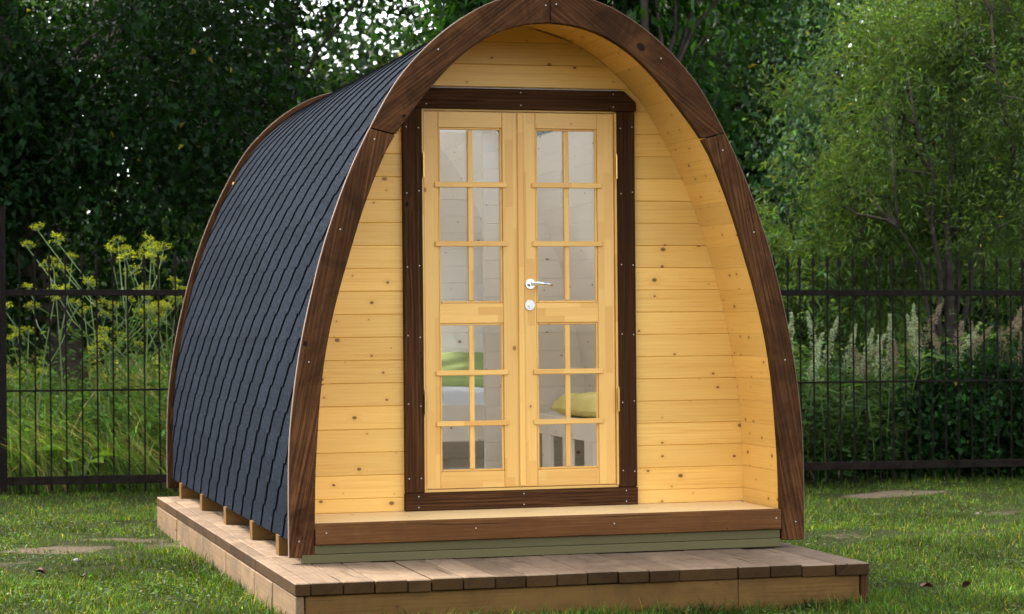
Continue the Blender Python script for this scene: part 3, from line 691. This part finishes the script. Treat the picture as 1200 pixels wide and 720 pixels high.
def tree(name, label, cat, base, trunk_h, crown, n_twigs, per, leaf, col, seed, thr=-0.25, nscale=1.6, droop=0.35, trunk_r=0.16, limbs=26, bark='bark', group=None, stems=None, flat=0.0, tl=(.35,.8), zmin=None, var=.28, shell=0.6):
    """crown: list of (cx,cy,cz,rx,ry,rz) relative to base"""
    rg = np.random.default_rng(seed); root = empty(name, (base[0], base[1], float(ground_z(np.array([base[0]]), np.array([base[1]]))[0])))
    tag(root, label, cat, group)
    vol = np.array([c[3]*c[4]*c[5] for c in crown]); pr = vol/vol.sum(); T = []
    while sum(len(x) for x in T) < n_twigs:
        m = n_twigs*2; w_ = rg.choice(len(crown), m, p=pr); cr = np.array(crown)[w_]
        d = unit(rg.normal(size=(m,3))); q = d*(rg.random((m,1))**(1/3*(1-shell)+.02) if shell < 1 else 1)
        q = d*np.power(rg.random((m,1)), 0.33*(1-shell)+0.12)
        p = cr[:,:3] + q*cr[:,3:]
        ok = wavy(p, nscale, seed+5) + .4*wavy(p, nscale*2.7, seed+6) > thr
        if zmin is not None: ok &= p[:,2] > zmin
        T.append(np.concatenate([p, d], 1)[ok])
    T = np.concatenate(T)[:n_twigs]; O_, dirs = T[:,:3], T[:,3:]
    td = unit(dirs*.7 + rg.normal(size=dirs.shape)*.6 + np.array((0,0,-droop))); ln = rg.uniform(*tl, n_twigs)
    tt = np.tile(np.linspace(.05, 1, per), (n_twigs,1)) ; s = tt[...,None]*ln[:,None,None]
    pts = O_[:,None] + td[:,None]*s + np.array((0,0,-1.))*(s**2)*droop*.8
    pts = pts + rg.normal(0, .03, pts.shape)
    ax = td[:,None]*.5 + rg.normal(size=pts.shape)*.75 + np.array((0,0,-.25-droop*.6))
    n = n_twigs*per; L = rg.uniform(leaf[0]*.7, leaf[0]*1.25, n); W_ = L*leaf[1]*rg.uniform(.8,1.2,n)
    tn = tints(n, col, var, rg, .003)
    V, F, tv = leaves_mesh('x', pts.reshape(-1,3), ax.reshape(-1,3), L, W_, tn, rg=rg, up=(0,0,1.0+flat))
    me = np_mesh('crown', V, F, 'leaf', tv); link('crown', me, root)
    # wood: trunk, limbs to clumps, twigs
    bm = bmesh.new(); cen = np.average([c[:3] for c in crown], axis=0, weights=vol)
    if stems is None:
        tp = [(0,0,-.3)] + [(cen[0]*(k/6)**1.4 + rg.normal()*.05, cen[1]*(k/6)**1.4 + rg.normal()*.05, trunk_h*k/6) for k in range(1,7)] + [(cen[0], cen[1], max(c[2]+c[5]*.6 for c in crown))]
        tube(bm, tp, list(np.linspace(trunk_r*1.25, trunk_r*.75, 7)) + [trunk_r*.15], 9); heads = [np.array(tp[k]) for k in range(3,8)]
    else:
        heads = []
        for (ex, ey, ez, r) in stems:
            pp = [(ex*.02,ey*.02,-.2)] + [(ex*(k/7)**1.25+rg.normal()*.035, ey*(k/7)**1.25+rg.normal()*.035, ez*k/7) for k in range(1,8)]
            tube(bm, pp, list(np.linspace(r, r*.22, 8)), 7); heads += [np.array(pp[k]) for k in range(2,8)]
    heads = np.array(heads); sel = rg.choice(n_twigs, min(limbs, n_twigs), replace=False)
    for i_ in sel:
        e = O_[i_]; cost = np.linalg.norm(heads-e, axis=1) + 1.3*np.maximum(0, heads[:,2]-e[2]); h = heads[np.argmin(cost)]
        m = (h+e)/2 + rg.normal(0,.09,3) + np.array((0,0,.12)); q1 = h*.6+m*.4+rg.normal(0,.03,3); q2 = m*.5+e*.5+rg.normal(0,.06,3)
        dd = np.linalg.norm(e-h); r = min(trunk_r*.42, .012+.012*dd)
        tube(bm, [h, q1, m, q2, e], [r, r*.8, r*.6, r*.4, r*.2], 5)
        near = np.argsort(((O_-e)**2).sum(1))[1:5]
        for j in near: tube(bm, [q2, (q2+O_[j])/2+rg.normal(0,.04,3), O_[j]+td[j]*ln[j]*.4], [r*.35, r*.25, .003], 4, False)
    o = finish(bm, 'trunk', bark, (0,0,1), root, smooth=True)
    return root

b = at(95, 21.5)
tree('broadleaf_tree', 'dark broadleaf tree with thick trunk beyond the fence beside the yellow flowers', 'tree', b, 2.4,
     [(-.5,.3,4.6,2.2,2.2,3.6),(-1.9,-.6,4.2,2.0,1.4,2.0),(.7,.0,2.9,1.3,1.5,1.5),(-1.6,-.2,2.6,1.6,1.5,1.5),(.2,-.6,2.3,1.5,1.1,.9)], 6400, 13, (.085,.62), (.0080,.024,.0058), 101, thr=-.6, limbs=44, trunk_r=.17, zmin=1.0)
b = at(300, 25)
tree('broadleaf_tree', 'tall open broadleaf tree behind the pod roof with sky showing between its leaves', 'tree', b, 3.0,
     [(-.5,0,4.8,1.3,1.3,2.2),(.5,0,2.9,1.4,1.0,.75),(2.0,.2,4.6,.75,.8,1.5),(.9,0,5.6,1.4,1.0,1.0),(1.1,.2,4.2,1.0,.8,1.3)], 2700, 12, (.085,.60), (.011,.031,.0075), 102, thr=-.22, nscale=2.0, limbs=60, trunk_r=.16, zmin=1.4)
b = at(830, 19.9)
tree('broadleaf_tree', 'glossy dark green tree hanging over the fence beside the arch', 'tree', b, 2.6,
     [(.05,.3,4.1,.95,1.2,2.2),(-.7,-.1,3.9,1.3,1.2,1.7),(.2,-.3,2.55,.55,.7,.75),(-1.35,.2,4.7,1.0,1.1,1.4)], 2100, 12, (.125,.48), (.015,.045,.0085), 103, thr=-.2, limbs=34, trunk_r=.075, droop=.5, zmin=1.1)
b = at(1108, 21.6)
tree('willow', 'feathery light green willow with dark forked stems behind the fence', 'tree', b, 2.0,
     [(.15,.7,3.3,.9,.9,1.7),(-.45,.6,2.2,.55,.6,.8),(.75,.5,3.0,.8,.8,1.6),(-.1,.9,4.2,.7,.7,.8)], 3000, 18, (.070,.17), (.070,.122,.030), 104, thr=-.35, limbs=52, droop=.03, tl=(.25,.6), bark='bark',
     stems=[(-.45,-.25,3.3,.04),(.05,-.2,4.4,.05),(-.75,-.3,2.6,.025),(.85,-.25,3.4,.035),(.5,.1,4.2,.03)], zmin=.7, trunk_r=.05, shell=.3)
b = at(1225, 21.2)
tree('willow', 'willow with olive green narrow leaves at the end of the fence', 'tree', b, 2.0,
     [(0,.2,3.6,.8,1.0,1.8),(-.1,0,1.8,.7,.8,1.1)], 1700, 18, (.075,.18), (.034,.062,.015), 105, thr=-.4, limbs=26, droop=.05, tl=(.3,.6),
     stems=[(-.5,.1,3.9,.04),(.3,.2,4.6,.05),(.7,0,3.6,.035)], zmin=.5, trunk_r=.05, shell=.3)
b = at(965, 22.8)
tree('shrub', 'pale green willow shrub between the glossy tree and the fence', 'bush', b, 1.2,
     [(0,0,1.7,.75,.8,1.0),(.1,.3,2.7,.55,.6,.8),(-.4,-.3,1.1,.6,.6,.7),(.5,0,1.4,.5,.6,.7)], 1500, 14, (.10,.24), (.085,.145,.04), 106, thr=-.3, limbs=22, droop=.1, tl=(.25,.5),
     stems=[(-.4,.1,2.4,.03),(.3,.2,3.3,.035),(.6,0,2.2,.03)], zmin=.2, trunk_r=.04, shell=.4)
b = at(1045, 29)
tree('birch', 'tall birch with hanging twigs far behind the willow', 'tree', b, 4.0,
     [(0,0,5.2,1.3,1.2,2.2),(-.4,0,3.6,.9,.8,1.1)], 900, 22, (.075,.65), (.045,.09,.045), 107, thr=-.15, limbs=26, droop=1.1, tl=(.8,1.5), trunk_r=.1, bark='bark_grey', zmin=2.0)
b = at(640, 24)
tree('broadleaf_tree', 'broadleaf tree standing straight behind the crown of the arch', 'tree', b, 3.2,
     [(1.1,0,5.2,1.6,1.6,2.4)], 1100, 12, (.085,.6), (.014,.037,.009), 108, thr=-.15, limbs=30, trunk_r=.15, zmin=1.4)
b = at(1150, 18.85)
tree('shrub', 'dark round-leaved shrub low behind the fence below the pale plumes', 'bush', b, .5,
     [(0,0,.55,.6,.25,.5),(.5,.1,.5,.5,.25,.5),(-.55,0,.3,.35,.2,.3)], 900, 11, (.06,.75), (.014,.042,.010), 109, thr=-.5, limbs=14, droop=.15, tl=(.15,.35), stems=[(-.3,0,.8,.015),(.4,0,.9,.015),(0,.1,1.0,.015)], trunk_r=.015, zmin=.05)
# distant wood closing the view
rg = np.random.default_rng(61); Pf = []
for k in range(420):
    px = rg.uniform(-250, 1450); dep = rg.uniform(31, 38); q = at(px, dep); zc = rg.uniform(.3, 7.0 if not (200 < px < 500 or 1005 < px < 1060) else (5.4 if px < 600 else 4.2))
    m = 260; d = unit(rg.normal(size=(m,3)))*rg.random((m,1))**.4*np.array((1.3,1.0,1.1)); Pf.append(d+np.array((q[0],q[1],zc)))
for k in range(330):
    q = at(rg.uniform(-300, 1500), rg.uniform(29, 34)); m = 200; Pf.append(unit(rg.normal(size=(m,3)))*rg.random((m,1))**.4*np.array((1.2,.9,.9))+np.array((q[0], q[1], rg.uniform(.4, 2.6))))
for k in range(200):
    q = at(rg.uniform(690, 1000) if k % 2 else rg.uniform(1065, 1300), rg.uniform(30, 36)); m = 200; Pf.append(unit(rg.normal(size=(m,3)))*rg.random((m,1))**.4*np.array((1.2,.9,1.0))+np.array((q[0], q[1], rg.uniform(2.2, 7.0))))
Pf = np.concatenate(Pf); n = len(Pf); V, F, tv = leaves_mesh('x', Pf, rg.normal(size=(n,3))+np.array((0,0,-.4)), rg.uniform(.10,.20,n), rg.uniform(.07,.13,n), tints(n, (.018,.04,.013), .3, rg), rg=rg, up=(0,0,1))
tag(link('far_wood', np_mesh('far_wood', V, F, 'leaf', tv)), 'dense dark wood far beyond the fence', 'wood', kind='stuff')

def blades(P, H, lean, leandir, wid, tint, seg=3, rg=rng):
    n = len(P); rows = []; side = np.stack([-leandir[:,1]+rg.normal(0,.6,n), leandir[:,0]+rg.normal(0,.6,n), np.zeros(n)], -1); side = unit(side)
    for k in range(seg+1):
        t = k/seg; c = P + np.stack([leandir[:,0]*lean*H*t*t, leandir[:,1]*lean*H*t*t, H*(t - .35*lean*t*t)], -1); ww = (wid*(1-t)**.6*.5)[:,None]
        rows.append(c - side*ww); rows.append(c + side*ww)
    V = np.stack(rows, 1); nv = 2*(seg+1); k0 = np.arange(n)*nv; F = []
    for k in range(seg): F += [np.stack([k0+2*k, k0+2*k+1, k0+2*k+3, k0+2*k+2], -1)]
    return V.reshape(-1,3), np.concatenate(F), np.repeat(tint, nv, 0)

# mown lawn grass
rg = np.random.default_rng(71); n = 330000
px = rg.uniform(-140, 1340, n); dep = 1/rg.uniform(1/18.6, 1/8.2, n)
c, s = math.cos(YAW), math.sin(YAW); r = (px-600)/FPX*dep; x = CAM[0]+r*c+dep*s; y = CAM[1]-r*s+dep*c
keep = (y < 7.55-.2*x) & ~((x > -1.42) & (x < 1.30) & (y > -.77) & (y < 4.45))
bv = bare_at(x, y) + .30*wavy(np.stack([x, y*1.5], -1), 14.0, 23) + rg.normal(0, .24, n); keep &= rg.random(n) > np.clip(bv*1.3+.28, 0, .88)
x, y, bv = x[keep], y[keep], bv[keep]; n = len(x)
edge = np.minimum(np.minimum(np.abs(x+1.42), np.abs(y+.78)), np.abs(y-(7.4-.2*x))); near_deck = ((x > -1.62) & (x < 1.5) & (y > -.95) & (y < 4.6)) | (np.abs(y-(7.35-.2*x)) < .22)
H = rg.uniform(.014,.040,n)*np.clip(1.15-bv*.6, .5, 1.5)*np.where(near_deck, 1.0+1.3*rg.random(n)**2, 1)
ld = unit(rg.normal(size=(n,2)))
tn = tints(n, (.037,.068,.007), .5, rg, .05); PP_ = np.stack([x, y*1.3], -1); tn = tn*np.clip(1+.30*wavy(PP_, 2.6, 51)+.22*wavy(PP_, 9.0, 52), .45, 1.7)[:,None]; dryn = np.clip(bv+.5, 0, 1)[:,None]; tn = tn*(1-.45*dryn) + np.array((.052,.062,.016))*.45*dryn
V, F, tv = blades(np.stack([x, y, ground_z(x, y)-.004], -1), H, rg.uniform(.2,1.1,n), ld, rg.uniform(.0035,.0075,n), tn, 2, rg)
tag(link('lawn_grass', np_mesh('lawn_grass', V, F, 'blade', tv)), 'short mown grass of the lawn', 'grass', kind='stuff')
# clover and plantain leaves lying in the lawn
n = 26000; px = rg.uniform(-100, 1300, n); dep = 1/rg.uniform(1/18.3, 1/8.6, n); r = (px-600)/FPX*dep; x = CAM[0]+r*c+dep*s; y = CAM[1]-r*s+dep*c
P2 = np.stack([x, y], -1); keep = (y < 7.4-.2*x) & ~((x > -1.45) & (x < 1.33) & (y > -.8) & (y < 4.5)) & (wavy(P2, 3.1, 41) + rg.normal(0,.35,n) > .05); x, y = x[keep], y[keep]; n = len(x)
A = np.stack([rg.normal(size=n), rg.normal(size=n), rg.uniform(.1,.5,n)], -1)
V, F, tv = leaves_mesh('x', np.stack([x, y, ground_z(x, y)+rg.uniform(.008,.035,n)], -1), A, rg.uniform(.014,.030,n), rg.uniform(.010,.020,n), tints(n, (.045,.075,.018), .35, rg), fold=.1, rg=rg, up=(0,0,3.))
tag(link('clover', np_mesh('clover', V, F, 'leaf', tv)), 'small clover leaves scattered through the lawn', 'clover', kind='stuff')

# rough grass and undergrowth behind the fence
def fence_strip(n, rg, p0, p1, d0, d1):
    px = rg.uniform(p0, p1, n); u = rg.uniform(d0, d1, n)**1.0
    # distance to the fence line along the view column
    dep0 = np.interp(px, [-100, 0, 1200, 1400], [17.95, 17.95, 18.45, 18.5]); dep = dep0+.12+u
    r = (px-600)/FPX*dep; x = CAM[0]+r*c+dep*s; y = CAM[1]-r*s+dep*c
    return px, np.stack([x, y, ground_z(x, y)], -1)
parts = []
for (n, p0, p1, d0, d1, h0, h1, col, dry, ldx, sd_) in ((10500,-150,260,0,3.2,.35,1.0,(.12,.20,.045),.24,-.8,81),(6000,880,1350,0.3,2.6,.35,.75,(.034,.066,.016),.05,-.3,82),(5000,-150,260,2.5,6,.5,1.0,(.14,.20,.05),.2,-.5,83),(6000,260,880,0,3,.4,.9,(.08,.13,.03),.2,-.3,84)):
    rg = np.random.default_rng(sd_); px, P = fence_strip(n, rg, p0, p1, d0, d1); H = rg.uniform(h0, h1, n)*(1+.25*wavy(P[:,:2], 2.2, sd_))
    ld = unit(np.stack([ldx+rg.normal(0,.5,n), -.25+rg.normal(0,.5,n)], -1)); tn = tints(n, col, .3, rg); dr_ = rg.random(n) < dry; tn[dr_] = np.array((.38,.29,.16))*np.exp(rg.normal(0,.2,(dr_.sum(),1)))
    tn = tn*np.exp(rg.normal(0,.35,(n,1)))*np.clip(1+.4*wavy(P[:,:2], 4.0, sd_+7), .4, 1.8)[:,None]; parts.append(blades(P-np.array((0,0,.05)), H, rg.uniform(.3,1.25,n), ld, rg.uniform(.006,.014,n), tn, 4, rg))
V = np.concatenate([p[0] for p in parts]); o_ = np.cumsum([0]+[len(p[0]) for p in parts]); F = np.concatenate([p[1]+o for p, o in zip(parts, o_)]); tv = np.concatenate([p[2] for p in parts])
tag(link('tall_grass', np_mesh('tall_grass', V, F, 'blade', tv)), 'tall rough grass leaning on the bank behind the fence', 'grass', kind='stuff')
rg = np.random.default_rng(91); parts = []
for (n, p0, p1, d0, d1, h, col, L0, Wr, sd_) in ((9000,-120,250,.1,2.6,.75,(.10,.19,.04),.07,.45,92),(13000,890,1330,.1,2.2,.85,(.034,.072,.018),.07,.5,93),(5000,890,1330,.5,2.5,1.15,(.10,.17,.042),.075,.3,94)):
    px, P = fence_strip(n, rg, p0, p1, d0, d1); cl = wavy(P[:,:2], 3.0, sd_); z = rg.random(n)**.8*h*(.75+.35*cl); P[:,2] += np.maximum(z, .02)
    ok = cl > -.75; P = P[ok]; n = len(P)
    A = np.stack([rg.normal(size=n), rg.normal(size=n)-.3, rg.normal(size=n)*.4-.1], -1); L = rg.uniform(.6,1.3,n)*L0
    parts.append(leaves_mesh('x', P, A, L, L*Wr, tints(n, col, .33, rg), rg=rg, up=(0,0,1.5)))
V = np.concatenate([p[0] for p in parts]); o_ = np.cumsum([0]+[len(p[0]) for p in parts]); F = np.concatenate([p[1]+o for p, o in zip(parts, o_)]); tv = np.concatenate([p[2] for p in parts])
tag(link('undergrowth', np_mesh('undergrowth', V, F, 'leaf', tv)), 'leafy weeds tangled behind the fence', 'weeds', kind='stuff')

# yellow umbel plants, each with its own stem and flower heads
def umbel_plant(px, dep, py_top, seed, n_br, label):
    rg = np.random.default_rng(seed); q = at(px, dep); z0 = float(ground_z(q[:1], q[1:])[0]); Ht = zat(px, py_top, dep)-z0
    root = empty('flowering_weed', (q[0], q[1], z0)); tag(root, label, 'flower', 'yellow flowering weeds along the fence')
    bm = bmesh.new(); bend = rg.normal(0,.06,2)*Ht; stem = [(bend[0]*t*t, bend[1]*t*t, Ht*t-.05) for t in np.linspace(0,1,6)]; tube(bm, stem, np.linspace(.008,.003,6), 6)
    heads = [np.array(stem[-1])]
    for k in range(n_br):
        t = rg.uniform(.5,.92); p = np.array((bend[0]*t*t, bend[1]*t*t, Ht*t)); a = rg.uniform(0,6.28); l = Ht*(1-t)*rg.uniform(.6,1.1)+.08
        e = p + np.array((math.cos(a)*l*.85, math.sin(a)*l*.85, l*rg.uniform(.7,1.05))); m = p*.5+e*.5+np.array((math.cos(a)*.03, math.sin(a)*.03, -.02)); tube(bm, [p, m, e], [.005,.004,.003], 5); heads.append(e)
    Cf = []; 
    for h in heads:
        R = rg.uniform(.045,.085); nr = 13; tlt = rg.normal(0,.35,2)
        for k in range(nr):
            a = 2.39996*k+rg.random(); rr = R*math.sqrt((k+.5)/nr); e = h + np.array((math.cos(a)*rr, math.sin(a)*rr, .05-5.5*rr*rr+tlt[0]*math.cos(a)*rr+tlt[1]*math.sin(a)*rr+rg.normal()*.007)); tube(bm, [h, (h+e)/2+np.array((0,0,-.006)), e], [.0018,.0014,.0012], 3, False)
            m = 9; Cf.append(e + rg.normal(0,1,(m,3))*np.array((.009,.009,.008)))
    st = finish(bm, 'stem', 'stem_green', (0,0,1), root, smooth=True)
    Cf = np.concatenate(Cf); n = len(Cf); V, F, tv = leaves_mesh('x', Cf, np.stack([rg.normal(size=n), rg.normal(size=n), rg.normal(size=n)*.3], -1), rg.uniform(.010,.018,n), rg.uniform(.009,.015,n), tints(n, (.33,.36,.028), .2, rg), rg=rg, up=(0,0,2.))
    link('flower_head', np_mesh('flower_head', V, F, 'flower', tv), root)['kind'] = 'stuff'
    n = int(60+Ht*45); t = rg.random(n)**1.2*.75; a = rg.uniform(0,6.28,n); rr = rg.uniform(.03,.26,n)*(1-t*.6); P = np.stack([np.cos(a)*rr, np.sin(a)*rr, t*Ht+rg.uniform(-.05,.05,n)], -1)
    V, F, tv = leaves_mesh('x', P, np.stack([np.cos(a), np.sin(a), rg.normal(0,.4,n)-.2], -1), rg.uniform(.05,.11,n), rg.uniform(.02,.04,n), tints(n, (.075,.14,.03), .25, rg), rg=rg, up=(0,0,1.5))
    link('leaf_spray', np_mesh('leaf_spray', V, F, 'leaf', tv), root)['kind'] = 'stuff'
plain('stem_green', (.12,.17,.05), .6)
UL = {0: 'tall yellow umbel flowers in a dense clump rising above the fence rail beside the roof',
      1: 'yellow umbel flowers with few heads rising above the rail in front of the dark trunk',
      2: 'yellow umbel flowers blooming below the top rail behind the pickets'}
for k, (px, dep, py, nb_, cls) in enumerate(((150,18.6,290,6,0),(168,18.4,298,6,0),(186,18.7,304,5,0),(75,18.7,308,3,1),(120,18.5,330,4,1),(40,18.6,345,4,2),(110,18.9,362,4,2),(140,19.0,355,5,2),(192,18.8,350,5,2),(205,18.5,372,4,2),(30,18.9,385,3,2),(125,18.4,400,4,2),(12,18.7,440,3,2))):
    umbel_plant(px, dep, py, 300+k, nb_, UL[cls])

# plumed weeds on the far side: nodding pale spikes and brownish reed plumes
def plume_plant(px, dep, py_top, seed, kind, label, grp):
    rg = np.random.default_rng(seed); q = at(px, dep); z0 = float(ground_z(q[:1], q[1:])[0]); Ht = zat(px, py_top, dep)-z0
    root = empty('plumed_weed', (q[0], q[1], z0)); tag(root, label, 'weed', grp)
    b0 = rg.normal(0,.17,2)*Ht + np.array((.05,0)); stem = lambda t: np.array((b0[0]*t*t, b0[1]*t*t, Ht*t-.04*(t>.9)))
    bm = bmesh.new(); tube(bm, [stem(t) for t in np.linspace(0,1,7)], np.linspace(.006,.0018,7), 5); finish(bm, 'stem', 'stem_green', (0,0,1), root, smooth=True)
    n = 420; t = .72+.28*rg.random(n) if kind else .66+.34*rg.random(n); Pp = np.stack([stem(a) for a in t]); w_ = (.07 if kind else .042)*np.clip((1.03-t)/.3, .12, 1)
    a = np.floor(rg.random(n)*9)*.7+t*40; rr = w_*rg.random(n)**.6; Pp = Pp + np.stack([np.cos(a)*rr, np.sin(a)*rr, rr*(.5 if kind else -.15)], -1)
    colr = (.24,.18,.15) if kind else (.34,.39,.25)
    V, F, tv = leaves_mesh('x', Pp, np.stack([np.cos(a), np.sin(a), np.full(n, .8 if kind else -.6)], -1)+rg.normal(0,.3,(n,3)), rg.uniform(.010,.022,n), rg.uniform(.005,.010,n), tints(n, colr, .18, rg), rg=rg)
    link('plume', np_mesh('plume', V, F, 'flower', tv), root)['kind'] = 'stuff'
    n = 34; t = .1+.62*rg.random(n); a = rg.uniform(0,6.28,n); V, F, tv = leaves_mesh('x', np.stack([stem(x_) for x_ in t]), np.stack([np.cos(a), np.sin(a), rg.uniform(-.3,.9,n)], -1), rg.uniform(.10,.24,n), rg.uniform(.012,.03,n), tints(n, (.085,.14,.045), .25, rg), rg=rg, up=(0,0,1.))
    link('leaf_spray', np_mesh('leaf_spray', V, F, 'leaf', tv), root)['kind'] = 'stuff'
for k, (px, py) in enumerate(((922,360),(930,372),(938,384),(945,395),(956,365),(966,358),(975,385),(983,374),(1003,378),(1030,386),(1045,362),(1078,350),(1084,362),(1090,372))):
    plume_plant(px, 18.6+.5*random.random(), py, 400+k, 0, 'pale whitish nodding flower spikes behind the fence', 'pale spiked weeds behind the fence')
for k, (px, py) in enumerate(((1000,392),(1024,400),(1038,396),(1058,352),(1062,366),(1102,378),(1110,372),(1118,386),(1140,366),(1148,372),(1160,356),(1172,378),(1180,384),(1194,390),(1204,384))):
    plume_plant(px, 18.7+.6*random.random(), py, 500+k, 1, 'brownish pink feathery reed plume behind the fence', 'reed plumes behind the fence')

# broad dock leaves and fallen leaves, pebbles
def big_leaf_plant(px, py, dep, seed, col, label, n=9, L0=.24):
    rg = np.random.default_rng(seed); q = at(px, dep); z0 = float(ground_z(q[:1], q[1:])[0]); zc = zat(px, py, dep)
    root = empty('leafy_weed', (q[0], q[1], z0)); tag(root, label, 'weed'); bm = bmesh.new()
    for k in range(n):
        a = rg.uniform(0, 6.28); e = np.array((math.cos(a)*.10, math.sin(a)*.10, (zc-z0)*rg.uniform(.75,1.05))); tube(bm, [(0,0,-.03), e*.5+np.array((0,0,.02)), e], [.006,.005,.003], 5)
        V, F, tv = leaves_mesh('x', e[None], np.array([[math.cos(a), math.sin(a), .1]]), np.array([L0*rg.uniform(.7,1.2)]), np.array([L0*.75]), tints(1, col, .15, rg), fold=.12, rg=rg, up=(0,0,4.))
        link('leaf', np_mesh('leaf', V, F, 'leaf', tv), root)
    finish(bm, 'stem', 'stem_green', (0,0,1), root, smooth=True)
big_leaf_plant(92, 528, 18.1, 601, (.15,.24,.04), 'bright green broad-leaved weed low behind the pickets')
big_leaf_plant(1045, 500, 18.8, 602, (.09,.17,.04), 'climbing leafy weed with rounded leaves below the middle rail', 12, .13)
def fallen(px, py, size, label, mat='leaf_rust', name='fallen_leaf', cat='leaf', seed=1):
    rg = np.random.default_rng(seed); h = 377-.0086*(px-600); dep = CAM[2]*FPX/(py-h); q = at(px, dep); z = float(ground_z(q[:1], q[1:])[0])
    bm = bmesh.new(); n = 9
    if name == 'pebble':
        bmesh.ops.create_icosphere(bm, subdivisions=2, radius=size)
        for v in bm.verts: v.co = v.co*(1+.12*math.sin(v.co.x/size*3+seed)) * 1; v.co.z *= .55
        zz = z+size*.3
    else:
        rim_ = [bm.verts.new((math.cos(t)*size*(.6+.4*abs(math.cos(2.5*t))), math.sin(t)*size*.7*(.6+.4*abs(math.cos(2.5*t))), size*.35*math.sin(t*2+seed)+size*.3)) for t in np.linspace(0,6.283,16,endpoint=False)]
        cv = bm.verts.new((0,0,size*.1))
        for k in range(16): bm.faces.new((cv, rim_[k], rim_[(k+1)%16]))
        zz = z+.02
    o = finish(bm, name, mat, (1,0,0), smooth=True); o.location = (q[0], q[1], zz); o.rotation_euler = (rg.normal()*.2, rg.normal()*.2, rg.uniform(0,6)); tag(o, label, cat, )
fallen(1130, 692, .042, 'curled reddish brown leaf on the bare lawn beside the deck', seed=3)
fallen(1083, 694, .035, 'small flat rusty leaf on the lawn beside the deck', seed=4)
fallen(45, 676, .038, 'large brown leaf on the worn lawn across from the deck side', seed=5)
fallen(93, 685, .028, 'small brown leaf on the lawn across from the deck side', seed=6)
fallen(88, 664, .025, 'pale pebble on the worn lawn across from the deck side', 'pebble', 'pebble', 'stone', 7)
fallen(1143, 605, .022, 'pale pebble on the lawn near the fence', 'pebble', 'pebble', 'stone', 8)
